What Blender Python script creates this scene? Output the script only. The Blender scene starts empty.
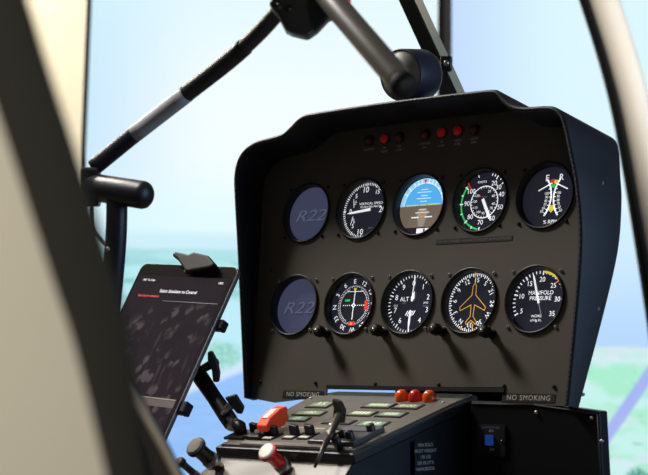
import bpy, bmesh, math, random
from mathutils import Vector, Matrix
random.seed(7)
sc = bpy.context.scene
COL = sc.collection
PI = math.pi

# ------------------------------------------------------------------ camera
CP = Vector((1.29062296, -1.637554, 0.87767945))
RT = Vector((0.751540741, 0.659681637, 0.0)).normalized()
FW = Vector((-0.65816283, 0.74979654, 0.06795717)).normalized()
UPV = RT.cross(FW).normalized()
FPX = 1682.16
cam = bpy.data.cameras.new('camera')
camo = bpy.data.objects.new('camera', cam)
COL.objects.link(camo)
camo.matrix_world = Matrix.Translation(CP) @ Matrix((RT, UPV, -FW)).transposed().to_4x4()
cam.sensor_width = 36.0
cam.lens = FPX / 648 * 36.0
cam.clip_start = 0.05
cam.dof.use_dof = True
cam.dof.focus_distance = 2.06
cam.dof.aperture_fstop = 7.2
sc.camera = camo

# ------------------------------------------------------------------ light, exposure
sc.view_settings.view_transform = 'Standard'
sc.view_settings.look = 'None'
sc.view_settings.gamma = 1.0
sc.view_settings.use_curve_mapping = False
sc.view_settings.exposure = 0.0
w = bpy.data.worlds.new('world'); sc.world = w; w.use_nodes = True
w.node_tree.nodes['Background'].inputs[0].default_value = (1.0, 0.96, 0.9, 1)
w.node_tree.nodes['Background'].inputs[1].default_value = 0.06

def area(name, loc, target, size, power, col=(1, .95, .88)):
    l = bpy.data.lights.new(name, 'AREA'); l.shape = 'SQUARE'; l.size = size; l.energy = power; l.color = col
    o = bpy.data.objects.new(name, l); COL.objects.link(o); o.location = loc
    d = Vector(target) - Vector(loc)
    o.rotation_euler = d.to_track_quat('-Z', 'Y').to_euler()
    return o
area('ceiling_lamp', (-1.45, -0.42, 2.72), (0, 0, 1.0), 0.42, 62)
area('right_display_glow', (1.8, 0.35, 1.15), (0.2, 0.1, 1.0), 0.9, 13, (.42, .68, 1))
area('ceiling_lamp_wall', (-2.6, 0.2, 2.75), (-2.9, 1.4, 1.3), 0.8, 72, (1, .95, .84))
def spot(name, loc, target, deg, power, col=(1, .95, .88), rad=.08, blend=.3):
    l = bpy.data.lights.new(name, 'SPOT'); l.spot_size = math.radians(deg); l.energy = power; l.color = col; l.shadow_soft_size = rad; l.spot_blend = blend
    o = bpy.data.objects.new(name, l); COL.objects.link(o); o.location = loc
    o.rotation_euler = (Vector(target) - Vector(loc)).to_track_quat('-Z', 'Y').to_euler()
spot('door_fill_spot', (.85, -2.3, 2.0), (.52, -1.10, .76), 32, 104, blend=1.0)  # added fill light, brightens the cream door frame; no known fixture
spot('console_fill_spot', (-.35, -1.0, 2.6), (-.035, -.215, .79), 11, 130, (1, .96, .9), .05, .9)  # added narrow fill that lifts the console front, not a room lamp
spot('post_fill_spot', (1.95, -1.05, .35), (.53, -.34, 1.28), 18, 170, (1, .95, .92), .08, .7)  # added low fill for the windscreen post, aimed clear of the panel

def pt(x, y, d):
    "point of the place seen at photo position x, y, standing d metres in front of the camera"
    return CP + d * (FW + RT * ((x - 324) / FPX) - UPV * ((y - 237.5) / FPX))

# ------------------------------------------------------------------ materials
def lin(c):
    r = []
    for v in c[:3]:
        v /= 255.0
        r.append(v / 12.92 if v <= .04045 else ((v + .055) / 1.055) ** 2.4)
    return (*r, 1)

MATS = {}
def mat(name, col, rough=.5, metal=0, emit=None, es=1.0, bump=0, bscale=400, var=0, vscale=30, spec=.5, coat=0, alpha=None):
    if name in MATS: return MATS[name]
    m = bpy.data.materials.new(name); m.use_nodes = True; MATS[name] = m
    nt = m.node_tree; b = nt.nodes['Principled BSDF']
    c = lin(col)
    b.inputs['Base Color'].default_value = c
    b.inputs['Roughness'].default_value = rough
    b.inputs['Metallic'].default_value = metal
    b.inputs['Specular IOR Level'].default_value = spec
    if coat: b.inputs['Coat Weight'].default_value = coat; b.inputs['Coat Roughness'].default_value = .08
    if emit:
        b.inputs['Emission Color'].default_value = lin(emit); b.inputs['Emission Strength'].default_value = es
    if var or bump:
        tc = nt.nodes.new('ShaderNodeTexCoord')
        if var:
            n = nt.nodes.new('ShaderNodeTexNoise'); n.inputs['Scale'].default_value = vscale; n.inputs['Detail'].default_value = 6
            nt.links.new(tc.outputs['Object'], n.inputs['Vector'])
            mx = nt.nodes.new('ShaderNodeMix'); mx.data_type = 'RGBA'
            mx.inputs['A'].default_value = (*[v * (1 - var) for v in c[:3]], 1)
            mx.inputs['B'].default_value = (*[min(1, v * (1 + var)) for v in c[:3]], 1)
            nt.links.new(n.outputs['Fac'], mx.inputs['Factor'])
            nt.links.new(mx.outputs['Result'], b.inputs['Base Color'])
        if bump:
            n2 = nt.nodes.new('ShaderNodeTexNoise'); n2.inputs['Scale'].default_value = bscale; n2.inputs['Detail'].default_value = 3
            nt.links.new(tc.outputs['Object'], n2.inputs['Vector'])
            bp = nt.nodes.new('ShaderNodeBump'); bp.inputs['Strength'].default_value = bump; bp.inputs['Distance'].default_value = .0006
            nt.links.new(n2.outputs['Fac'], bp.inputs['Height'])
            nt.links.new(bp.outputs['Normal'], b.inputs['Normal'])
    return m

panel_m = mat('panel_paint', (86, 80, 70), .55, bump=.25, bscale=900, var=.06, spec=.4)
hood_m = mat('hood_leather', (25, 28, 38), .5, bump=.5, bscale=1100, spec=.5)
black_m = mat('black_plastic', (13, 13, 15), .42)
matte_m = mat('matte_black', (12, 12, 13), .6, spec=.3)
bezel_m = mat('bezel_black', (17, 17, 18), .45)
screw_m = mat('screw_metal', (190, 186, 176), .32, .6)
darkscrew_m = mat('dark_screw', (60, 58, 56), .3, .8)
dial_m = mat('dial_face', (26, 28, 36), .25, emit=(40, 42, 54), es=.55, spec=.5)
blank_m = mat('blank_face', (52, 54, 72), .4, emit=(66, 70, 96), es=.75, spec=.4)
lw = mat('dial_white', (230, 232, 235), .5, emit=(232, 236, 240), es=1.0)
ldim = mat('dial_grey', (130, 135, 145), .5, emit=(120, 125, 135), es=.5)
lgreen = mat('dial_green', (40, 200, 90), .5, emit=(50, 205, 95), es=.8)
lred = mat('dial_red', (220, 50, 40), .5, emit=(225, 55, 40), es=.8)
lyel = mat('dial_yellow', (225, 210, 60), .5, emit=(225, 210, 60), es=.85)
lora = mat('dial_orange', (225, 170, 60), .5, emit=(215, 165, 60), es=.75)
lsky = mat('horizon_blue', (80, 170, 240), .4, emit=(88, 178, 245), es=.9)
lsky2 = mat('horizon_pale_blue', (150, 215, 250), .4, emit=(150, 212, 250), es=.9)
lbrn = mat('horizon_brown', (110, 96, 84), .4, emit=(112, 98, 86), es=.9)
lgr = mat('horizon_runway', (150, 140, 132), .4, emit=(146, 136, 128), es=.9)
print_m = mat('white_print', (215, 212, 200), .6)
greyprint_m = mat('grey_print', (120, 118, 112), .6)
placard_m = mat('placard_black', (22, 21, 20), .5)
steel_m = mat('brushed_steel', (165, 163, 158), .3, 1)
cream_m = mat('cream_paint', (222, 214, 196), .45, var=.03)
creamdoor_m = mat('cream_door_paint', (222, 215, 194), .7, var=.04, vscale=4)
greyface_m = mat('pale_grey_paint', (134, 128, 119), .5, var=.04)
console_m = mat('console_grey', (92, 87, 78), .5, bump=.2, bscale=900, var=.08)
side_m = mat('side_navy_black', (9, 10, 15), .5, bump=.15, bscale=700, spec=.3)
red_m = mat('red_plastic', (250, 78, 34), .45, spec=.3)
redk_m = mat('red_knob', (214, 34, 30), .3, coat=.3)
orange_m = mat('orange_knob', (238, 84, 14), .28, coat=.4)
whitecap_m = mat('white_cap', (238, 232, 222), .4)
lcd_m = mat('lcd_green_grey', (126, 140, 116), .3, emit=(120, 140, 110), es=.12)
lcd2_m = mat('lcd_teal', (112, 140, 118), .3, emit=(105, 140, 115), es=.12)
lcd3_m = mat('lcd_violet', (92, 90, 98), .35)

# ------------------------------------------------------------------ mesh builder
_txt = {}
def text_geo(s, spacing=1.0):
    key = (s, spacing)
    if key in _txt: return _txt[key]
    cu = bpy.data.curves.new('t', 'FONT'); cu.body = s; cu.align_x = 'CENTER'; cu.align_y = 'CENTER'
    cu.space_character = spacing; cu.resolution_u = 3
    o = bpy.data.objects.new('t', cu); COL.objects.link(o)
    dg = bpy.context.evaluated_depsgraph_get(); dg.update()
    me = o.evaluated_get(dg).to_mesh()
    g = ([tuple(v.co) for v in me.vertices], [tuple(p.vertices) for p in me.polygons])
    o.evaluated_get(dg).to_mesh_clear()
    bpy.data.objects.remove(o); bpy.data.curves.remove(cu)
    _txt[key] = g
    return g

class MB:
    def __init__(self, scale=1.0):
        self.v = []; self.f = []; self.s = scale; self.mats = []
    def mi(self, m):
        if m not in self.mats: self.mats.append(m)
        return self.mats.index(m)
    def add(self, vs, fs, m, T=None, smooth=False):
        o = len(self.v)
        for p in vs:
            p = Vector(p)
            if T is not None: p = T @ p
            self.v.append(p * self.s)
        k = self.mi(m)
        for f in fs: self.f.append(([i + o for i in f], k, smooth))
        return self
    def box(self, c, size, m, T=None):
        x, y, z = [s / 2 for s in size]; cx, cy, cz = c
        vs = [(cx + a * x, cy + b * y, cz + d * z) for a in (-1, 1) for b in (-1, 1) for d in (-1, 1)]
        fs = [(0, 1, 3, 2), (4, 6, 7, 5), (0, 4, 5, 1), (2, 3, 7, 6), (0, 2, 6, 4), (1, 5, 7, 3)]
        return self.add(vs, fs, m, T)
    def prism(self, pts, z0, z1, m, T=None):
        n = len(pts)
        a = sum(pts[i][0] * pts[(i + 1) % n][1] - pts[(i + 1) % n][0] * pts[i][1] for i in range(n))
        if a < 0: pts = pts[::-1]
        vs = [(p[0], p[1], z0) for p in pts] + [(p[0], p[1], z1) for p in pts]
        fs = [tuple(range(n))[::-1], tuple(range(n, 2 * n))] + [(i, (i + 1) % n, (i + 1) % n + n, i + n) for i in range(n)]
        return self.add(vs, fs, m, T)
    def lathe(self, prof, m, T=None, n=32, smooth=True, caps=(False, False)):
        vs = []; fs = []
        for r, z in prof:
            for i in range(n):
                a = 2 * PI * i / n; vs.append((r * math.cos(a), r * math.sin(a), z))
        for k in range(len(prof) - 1):
            for i in range(n):
                j = (i + 1) % n
                fs.append((k * n + i, k * n + j, (k + 1) * n + j, (k + 1) * n + i))
        self.add(vs, fs, m, T, smooth)
        o = len(self.v) - len(vs)
        if caps[0]: self.f.append(([o + i for i in range(n)][::-1], self.mi(m), False))
        if caps[1]: self.f.append(([o + (len(prof) - 1) * n + i for i in range(n)], self.mi(m), False))
        return self
    def disc(self, r, z, m, T=None, n=40):
        return self.add([(r * math.cos(2 * PI * i / n), r * math.sin(2 * PI * i / n), z) for i in range(n)], [tuple(range(n))], m, T)
    def arc(self, r0, r1, a0, a1, z, m, T=None, c=(0, 0)):
        "flat ring segment, angles clockwise from twelve o'clock in degrees"
        n = max(2, int(abs(a1 - a0) / 6)); vs = []
        for i in range(n + 1):
            a = math.radians(a0 + (a1 - a0) * i / n)
            for r in (r0, r1): vs.append((c[0] + r * math.sin(a), c[1] + r * math.cos(a), z))
        return self.add(vs, [(2 * i, 2 * i + 1, 2 * i + 3, 2 * i + 2) for i in range(n)], m, T)
    def tick(self, a, r0, r1, wd, z, m, T=None):
        a = math.radians(a); s, c = math.sin(a), math.cos(a); h = wd / 2
        P = [(r0 * s - h * c, r0 * c + h * s), (r1 * s - h * c, r1 * c + h * s), (r1 * s + h * c, r1 * c - h * s), (r0 * s + h * c, r0 * c - h * s)]
        return self.add([(p[0], p[1], z) for p in P], [(0, 1, 2, 3)], m, T)
    def line(self, pts, wd, z, m, T=None, close=False):
        pts = [Vector(p) for p in pts]
        seg = list(zip(pts, pts[1:] + ([pts[0]] if close else [])))
        for a, b in seg if close else seg[:len(pts) - 1]:
            d = (b - a)
            if d.length == 0: continue
            d.normalize(); nn = Vector((-d.y, d.x)) * wd / 2; e = d * wd * .3
            q = [a - e + nn, a - e - nn, b + e - nn, b + e + nn]
            self.add([(p.x, p.y, z) for p in q], [(0, 1, 2, 3)], m, T)
        return self
    def text(self, s, size, x, y, z, m, T=None, rot=0, xs=1.0, shear=0, depth=0, spacing=1.0):
        vs, fs = text_geo(s, spacing)
        R = Matrix.Rotation(rot, 4, 'Z'); out = []
        for vx, vy, _ in vs:
            p = R @ Vector(((vx + shear * vy) * size * xs, vy * size, 0)); out.append((p.x + x, p.y + y, z))
        if not depth: return self.add(out, fs, m, T)
        n = len(out); top = [(a, b, c + depth) for a, b, c in out]
        cnt = {}
        for f in fs:
            for i in range(len(f)):
                e = (f[i], f[(i + 1) % len(f)]); cnt[e] = 1
        side = [(e[0], e[1], e[1] + n, e[0] + n) for e in cnt if (e[1], e[0]) not in cnt]
        return self.add(out + top, [tuple(i + n for i in f) for f in fs] + side, m, T)
    def tube(self, pts, r, m, n=16, caps=True, T=None, flat=None, up=None, round_ends=False):
        pts = [Vector(p) for p in pts]; N = len(pts)
        rs = r if isinstance(r, (list, tuple)) else [r] * N
        if round_ends:
            a, b = (pts[0] - pts[1]).normalized(), (pts[-1] - pts[-2]).normalized()
            r0, r1 = rs[0], rs[-1]
            pre = [(pts[0] + a * r0 * .6 * t, r0 * math.sqrt(max(.02, 1 - t * t))) for t in (1, .85, .6, .3)]
            post = [(pts[-1] + b * r1 * .6 * t, r1 * math.sqrt(max(.02, 1 - t * t))) for t in (.3, .6, .85, 1)]
            pts = [p for p, _ in pre] + pts + [p for p, _ in post]
            rs = [q for _, q in pre] + list(rs) + [q for _, q in post]; N = len(pts)
        vs = []; prev = None
        for i, p in enumerate(pts):
            d = (pts[min(i + 1, N - 1)] - pts[max(i - 1, 0)]).normalized()
            u = Vector(up) if up is not None else (prev if prev is not None else (Vector((0, 0, 1)) if abs(d.z) < .9 else Vector((1, 0, 0))))
            u = (u - d * u.dot(d)).normalized(); prev = u; v = d.cross(u)
            for k in range(n):
                a = 2 * PI * k / n; fl = flat if flat else 1
                vs.append(p + (u * math.cos(a) * fl + v * math.sin(a)) * rs[i])
        fs = [(i * n + k, i * n + (k + 1) % n, (i + 1) * n + (k + 1) % n, (i + 1) * n + k) for i in range(N - 1) for k in range(n)]
        o = len(self.v)
        self.add(vs, fs, m, T, True)
        if caps:
            self.f.append(([o + k for k in range(n)][::-1], self.mi(m), False))
            self.f.append(([o + (N - 1) * n + k for k in range(n)], self.mi(m), False))
        return self
    def build(self, name, parent=None, bevel=0, loc=None, kind=None, label=None, fixn=True):
        me = bpy.data.meshes.new(name)
        me.from_pydata([tuple(v) for v in self.v], [], [f[0] for f in self.f])
        for i, f in enumerate(self.f):
            me.polygons[i].material_index = f[1]; me.polygons[i].use_smooth = f[2]
        for m in self.mats: me.materials.append(m)
        if fixn:
            bm = bmesh.new(); bm.from_mesh(me)
            bmesh.ops.recalc_face_normals(bm, faces=bm.faces); bm.to_mesh(me); bm.free()
        me.update()
        o = bpy.data.objects.new(name, me); COL.objects.link(o)
        if parent: o.parent = parent
        if loc is not None: o.location = loc
        if kind: o['kind'] = kind
        if label: o['label'] = label
        if bevel:
            b = o.modifiers.new('bevel', 'BEVEL'); b.width = bevel; b.segments = 2; b.limit_method = 'ANGLE'; b.angle_limit = .7
        return o

def tag(o, label, cat, group=None):
    o['label'] = label; o['category'] = cat
    if group: o['group'] = group
    return o
def thing(name, label, cat, loc=(0, 0, 0), rot=None, group=None):
    o = bpy.data.objects.new(name, None); COL.objects.link(o); o.empty_display_size = .02
    if rot is not None: o.matrix_world = Matrix.Translation(loc) @ rot.to_4x4()
    else: o.location = loc
    return tag(o, label, cat, group)
def frame(o, x, y):
    "4x4 with z along x cross y"
    x = Vector(x).normalized(); z = x.cross(Vector(y)).normalized(); y = z.cross(x)
    return Matrix.Translation(o) @ Matrix((x, y, z)).transposed().to_4x4()
def axis_T(o, z):
    z = Vector(z).normalized(); x = Vector((0, 0, 1)).cross(z)
    if x.length < .01: x = Vector((1, 0, 0))
    return frame(o, x, z.cross(x))
def catmull(P, n=4, closed=False):
    out = []; N = len(P); P = [Vector(p) for p in P]
    for i in range(N if closed else N - 1):
        p0 = P[(i - 1) % N] if closed or i else P[0]; p1 = P[i]; p2 = P[(i + 1) % N]; p3 = P[(i + 2) % N] if closed or i + 2 < N else P[-1]
        for k in range(n):
            t = k / n
            out.append(.5 * ((2 * p1) + (p2 - p0) * t + (2 * p0 - 5 * p1 + 4 * p2 - p3) * t * t + (3 * p1 - p0 - 3 * p2 + p3) * t ** 3))
    if not closed: out.append(P[-1])
    return out

# ------------------------------------------------------------------ node maths for the screens
class NG:
    def __init__(self, name):
        self.m = bpy.data.materials.new(name); self.m.use_nodes = True; self.nt = self.m.node_tree
        self.nt.nodes.clear()
        tc = self.nt.nodes.new('ShaderNodeTexCoord'); sp = self.nt.nodes.new('ShaderNodeSeparateXYZ')
        self.nt.links.new(tc.outputs['Object'], sp.inputs[0])
        self.x, self.y = sp.outputs[0], sp.outputs[1]
    def M(self, op, *a):
        n = self.nt.nodes.new('ShaderNodeMath'); n.operation = op
        for i, v in enumerate(a):
            if isinstance(v, (int, float)): n.inputs[i].default_value = v
            else: self.nt.links.new(v, n.inputs[i])
        return n.outputs[0]
    def ss(self, v, a, b):
        n = self.nt.nodes.new('ShaderNodeMapRange'); n.interpolation_type = 'SMOOTHSTEP'
        self.nt.links.new(v, n.inputs['Value']); n.inputs['From Min'].default_value = a; n.inputs['From Max'].default_value = b
        return n.outputs['Result']
    def mix(self, f, a, b):
        n = self.nt.nodes.new('ShaderNodeMix'); n.data_type = 'RGBA'
        for s, v in (('Factor', f), ('A', a), ('B', b)):
            if isinstance(v, tuple): n.inputs[s].default_value = lin(v)
            elif isinstance(v, (int, float)): n.inputs[s].default_value = v
            else: self.nt.links.new(v, n.inputs[s])
        return n.outputs['Result']
    def noise(self, sx, sy, detail=4, off=0):
        cb = self.nt.nodes.new('ShaderNodeCombineXYZ')
        self.nt.links.new(self.M('MULTIPLY', self.X, sx), cb.inputs[0]); self.nt.links.new(self.M('MULTIPLY', self.Y, sy), cb.inputs[1])
        cb.inputs[2].default_value = off
        n = self.nt.nodes.new('ShaderNodeTexNoise'); n.inputs['Scale'].default_value = 1; n.inputs['Detail'].default_value = detail
        self.nt.links.new(cb.outputs[0], n.inputs['Vector']); return n.outputs['Fac']
    def done(self, col, strength=1.0):
        e = self.nt.nodes.new('ShaderNodeEmission'); o = self.nt.nodes.new('ShaderNodeOutputMaterial')
        self.nt.links.new(col, e.inputs[0]); e.inputs[1].default_value = strength
        self.nt.links.new(e.outputs[0], o.inputs[0]); return self.m

# ================================================================== SETTING
fl = MB(); fl.box((0, 0, -.05), (8, 8, .1), mat('floor_carpet', (92, 90, 88), .9, bump=.6, bscale=200, var=.15)); fl.build('floor', kind='structure')
wallm = mat('wall_cream', (244, 234, 208), .8, var=.02, vscale=3)
wa = MB(); wT = frame(pt(150, 237, 4.5) * 1.0, RT, (0, 0, 1))
c0 = pt(150, 237, 4.5)
h = Vector((FW.x, FW.y, 0)).normalized()
wT = frame(Vector((c0.x, c0.y, 0)), RT, (0, 0, 1))
wa.box((0.6, 1.4, -.05), (6.0, 2.8, .1), wallm, wT); wa.build('wall_back', kind='structure')

# ---- display screens
S1 = 4.0 / FPX
g = NG('screen_picture_left')
g.X = g.M('ADD', g.M('DIVIDE', g.x, S1), 266.0); g.Y = g.M('SUBTRACT', 237.5, g.M('DIVIDE', g.y, S1))
sky = g.mix(g.ss(g.X, 60, 225), (204, 234, 255), (245, 255, 255))
sky = g.mix(g.M('MULTIPLY', g.ss(g.Y, 120, -40), .55), sky, (214, 246, 255))
c = g.mix(g.M('MULTIPLY', g.ss(g.Y, 150, 228), .7), sky, (222, 252, 255))
c = g.mix(g.ss(g.Y, 227, 242), c, (206, 240, 250))
n1 = g.noise(.012, .09, 5, 1.0)
hill = g.mix(g.ss(n1, .4, .6), (150, 212, 218), (186, 238, 242))
hill = g.mix(g.ss(g.noise(.05, .16, 4, 5.0), .56, .68), hill, (132, 196, 198))
hill = g.mix(g.M('MULTIPLY', g.ss(g.Y, 275, 250), .7), hill, (186, 234, 240))
c = g.mix(g.ss(g.M('ADD', g.Y, g.M('MULTIPLY', n1, 8)), 252, 256), c, hill)
c = g.mix(g.ss(g.M('ADD', g.Y, g.M('MULTIPLY', g.noise(.05, .02, 3, 8.), 14)), 309, 313), c, (192, 238, 250))
tx = g.M('SUBTRACT', g.X, 226); ty = g.M('SUBTRACT', g.Y, 356)
rr = g.M('SQRT', g.M('ADD', g.M('MULTIPLY', tx, tx), g.M('MULTIPLY', g.M('MULTIPLY', ty, ty), 1.6)))
tr = g.M('ADD', rr, g.M('MULTIPLY', g.noise(.25, .25, 4, 3.), 26))
c = g.mix(g.ss(tr, 34, 26), c, g.mix(g.ss(g.noise(.3, .3, 3, 9.), .4, .6), (140, 208, 196), (176, 230, 222)))
sh = g.M('ADD', g.M('SUBTRACT', g.Y, 372), g.M('MULTIPLY', g.M('SUBTRACT', g.X, 240), .42))
c = g.mix(g.M('MULTIPLY', g.ss(sh, -12, 0), .8), c, (218, 230, 250))
wat = g.mix(g.noise(.03, .2, 5, 2.), (136, 182, 248), (166, 208, 255))
c = g.mix(g.ss(sh, -1, 6), c, wat)
scr1 = g.done(c)

g = NG('screen_picture_right')
g.X = g.M('ADD', g.M('DIVIDE', g.x, S1), 452.0); g.Y = g.M('SUBTRACT', 237.5, g.M('DIVIDE', g.y, S1))
sky = g.mix(g.ss(g.X, 435, 580), (196, 222, 255), (222, 248, 255))
c = g.mix(g.ss(g.Y, 205, 222), sky, (212, 240, 255))
c = g.mix(g.ss(g.Y, 225, 345), c, (184, 218, 255))
ter = g.mix(g.ss(g.noise(.02, .05, 5, 1.), .42, .58), (172, 240, 208), (200, 244, 238))
ter = g.mix(g.M('MULTIPLY', g.ss(g.noise(.02, .05, 4, 6.), .5, .66), .8), ter, (224, 234, 250))
ter = g.mix(g.ss(g.noise(.06, .28, 3, 11.), .66, .7), ter, (140, 196, 180))
ter = g.mix(g.M('MULTIPLY', g.ss(g.Y, 366, 344), .6), ter, (226, 234, 253))
c = g.mix(g.ss(g.Y, 341, 344), c, ter)
# road running from lower left up to the right
rd = g.M('ABSOLUTE', g.M('SUBTRACT', g.M('SUBTRACT', g.X, 452), g.M('ADD', 181, g.M('MULTIPLY', g.M('SUBTRACT', 395, g.Y), .68))))
c = g.mix(g.M('MULTIPLY', g.ss(rd, 8, 5.5), g.ss(g.Y, 340, 350)), c, (168, 184, 245))
tx = g.M('SUBTRACT', g.X, 641); ty = g.M('SUBTRACT', g.Y, 472)
rr = g.M('SQRT', g.M('ADD', g.M('MULTIPLY', tx, tx), g.M('MULTIPLY', ty, ty)))
c = g.mix(g.ss(g.M('ADD', rr, g.M('MULTIPLY', g.noise(.3, .3, 4, 3.), 14)), 24, 18), c, g.mix(g.ss(g.noise(.35, .35, 3, 9.), .42, .55), (70, 140, 130), (130, 200, 185)))
scr2 = g.done(c)

def tv(name, T, x0, x1, y0, y1, scr, label, inner_side):
    root = thing(name, label, 'screen', T.translation, T.to_3x3())
    b = .012; wb = .017
    MB().add([(x0, y0, .001), (x1, y0, .001), (x1, y1, .001), (x0, y1, .001)], [(0, 1, 2, 3)], scr).build('display', root)
    m = MB()
    L = b if inner_side != 'L' else wb; Rr = b if inner_side != 'R' else wb
    m.box((x0 - L / 2, (y0 + y1) / 2, -.01), (L, y1 - y0 + 2 * b, .03), matte_m).box((x1 + Rr / 2, (y0 + y1) / 2, -.01), (Rr, y1 - y0 + 2 * b, .03), matte_m)
    m.box(((x0 + x1) / 2, y0 - b / 2, -.01), (x1 - x0, b, .03), matte_m).box(((x0 + x1) / 2, y1 + b / 2, -.01), (x1 - x0, b, .03), matte_m)
    m.build('screen_frame', root)
    MB().box(((x0 + x1) / 2, (y0 + y1) / 2, -.021), (x1 - x0, y1 - y0, .04), black_m).build('back_cover', root)
    return root
T1 = frame(pt(266, 237.5, 4.0), RT, UPV) @ Matrix.Rotation(-.018, 4, 'Z') @ Matrix.Rotation(-.15, 4, 'X')
zc = pt(266, 237.5, 4.0).z
t1 = tv('display_screen', T1, -.436, .4045, -.72, .72, scr1, 'large upright screen showing pale sky, hills and blue water behind the tablet', 'R')
cy, sy = math.cos(.42), math.sin(.42)
hinge = pt(451.5, 237.5, 4.0)
xd = RT * cy - FW * sy
T2 = frame(hinge, xd, UPV)
t2 = tv('display_screen', T2, 0.001, .84, -.72, .72, scr2, 'large upright screen showing sky above green fields and a road, far right', 'L')
for t, sx in ((t1, 0), (t2, .42)):
    p = t.matrix_world @ Vector((sx, 0, -.10)) if False else (T1 if t is t1 else T2) @ Vector((sx, 0, -.10))
    Ti = (T1 if t is t1 else T2).inverted()
    m = MB(); m.box((p.x, p.y, .62), (.07, .07, 1.2), black_m).box((p.x, p.y, .015), (.4, .4, .03), black_m)
    q = (T1 if t is t1 else T2) @ Vector((sx, 0, -.06)); m.box(((p.x + q.x) / 2, (p.y + q.y) / 2, 1.1), (.08, .08, .2), black_m)
    m.v = [Ti @ v for v in m.v]
    m.build('stand', t)

# ================================================================== INSTRUMENT PANEL
UY = Vector((0, .1906, .98166)); UZ = Vector((0, -.98166, .1906))
PR = Matrix((Vector((1, 0, 0)), UY, UZ)).transposed()      # panel axes
PC = Vector((0, 0, 1.0))
def PP(x, y, z=0): return PC + PR @ (Vector((x, y, z)) * .001)

panel = thing('instrument_panel', 'black hooded helicopter instrument panel with two rows of five round gauges', 'instrument panel', PC, PR)
rimpts = [(-250, -187), (-259, -99), (-270, 6), (-278, 75), (-280, 105), (-274, 127), (-260, 141), (-239, 149), (-214, 152), (-194, 155), (-181, 162), (-168, 171), (-154, 176), (-127, 177.5), (-27, 179.5), (67, 179.5), (111, 179), (143, 178), (153, 174), (162, 165), (173, 157), (190, 153), (213, 152), (230, 149), (242, 140), (249, 123), (256, 95), (264, 60), (270, 0), (265, -80), (254, -187)]
rim = catmull([Vector((a, b, 0)) for a, b in rimpts], 5)
def D(y): return 8 + (y + 187) * 57 / 365
N = len(rim)
nrm = []
for i in range(N):
    d = (rim[min(i + 1, N - 1)] - rim[max(i - 1, 0)]).normalized(); nrm.append(Vector((d.y, -d.x, 0)))   # points inward for this winding
hs = MB(.001); vs = []; prof = []
TH = 7
for i in range(N):
    p, n = rim[i], nrm[i]; dd = D(p.y)
    bz = -12 - (p.y + 187) * 40 / 287
    ring = [(p - n * 0, bz), (p, dd - 3.5), (p + n * 1, dd - 1), (p + n * 3.5, dd), (p + n * 6, dd - 1), (p + n * TH, dd - 3.5), (p + n * TH, -2), (p + n * TH, bz)]
    vs += [(q.x, q.y, z) for q, z in ring]
K = 8
fs = [(i * K + k, i * K + (k + 1) % K, (i + 1) * K + (k + 1) % K, (i + 1) * K + k) for i in range(N - 1) for k in range(K)]
fs += [tuple(range(K)), tuple((N - 1) * K + k for k in range(K))[::-1]]
hs.add(vs, fs, hood_m, smooth=True)
ho = hs.build('hood', panel, label='black leather-textured hood')
es = ho.modifiers.new('es', 'EDGE_SPLIT'); es.split_angle = .9
# stitches along the padded rim
st = MB(.001)
L = 0
for i in range(N - 1):
    a = rim[i] + nrm[i] * 3.5; b = rim[i + 1] + nrm[i + 1] * 3.5
    za, zb = D(rim[i].y) + .2, D(rim[i + 1].y) + .2
    seg = (b - a).length; k = max(1, int(seg / 5))
    for j in range(k):
        t0, t1_ = (j + .2) / k, (j + .75) / k
        st.tube([(*(a.lerp(b, t0)).xy, za + (zb - za) * t0), (*(a.lerp(b, t1_)).xy, za + (zb - za) * t1_)], .45, mat('stitching_thread', (96, 90, 80), .7), n=5)
st.build('stitching', panel, kind='stuff')

GX = [-188, -94, 0, 94, 188]; GY = [62.4, -62.4]
# face plate with real holes (2D curve fill)
cu = bpy.data.curves.new('plate', 'CURVE'); cu.dimensions = '2D'; cu.fill_mode = 'BOTH'; cu.extrude = .001; cu.resolution_u = 1
def spl(P):
    s = cu.splines.new('POLY'); s.points.add(len(P) - 1); s.use_cyclic_u = True
    for i, (x, y) in enumerate(P): s.points[i].co = (x * .001, y * .001, 0, 1)
inn = [((rim[i] + nrm[i] * (TH - .5)).x, (rim[i] + nrm[i] * (TH - .5)).y) for i in range(0, N, 2)]
inn = [p for p in inn if p[1] > -180]
inn += [(254, -186), (160, -186), (160, -166), (-113, -168), (-113, -185), (-157, -186), (-201, -191), (-243, -186)]
spl(inn)
for gx in GX:
    for gy in GY: spl([(gx + 38.6 * math.cos(2 * PI * k / 64), gy + 38.6 * math.sin(2 * PI * k / 64)) for k in range(64)])
po = bpy.data.objects.new('tmp', cu); COL.objects.link(po)
dg = bpy.context.evaluated_depsgraph_get(); dg.update()
me = bpy.data.meshes.new_from_object(po.evaluated_get(dg)); bpy.data.objects.remove(po)
me.name = 'face_plate'; me.materials.clear(); me.materials.append(panel_m)
for p in me.polygons: p.material_index = 0; p.use_smooth = False
fp = bpy.data.objects.new('face_plate', me); COL.objects.link(fp); fp.parent = panel; fp.location = (0, 0, -.001)

def screw(parent, x, y, z=0, r=2.6, m=None, T=None, name='screw'):
    s = MB(.001)
    TT = Matrix.Translation((x, y, z)) if T is None else T
    s.lathe([(r, 0), (r, .6), (r * .8, 1.5), (r * .4, 1.9), (.01, 2.0)], m or screw_m, TT, n=14)
    s.box((0, 0, 1.9), (r * 1.3, .5, .5), matte_m, TT).box((0, 0, 1.9), (.5, r * 1.3, .5), matte_m, TT)
    return s.build(name, parent)
for x in (-230, -133.3, -35.5, 63.2, 158, 227): screw(panel, x, -164.5, 0, 2.5, darkscrew_m)
screw(panel, -238, -14, 0, 2, darkscrew_m)
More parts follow.
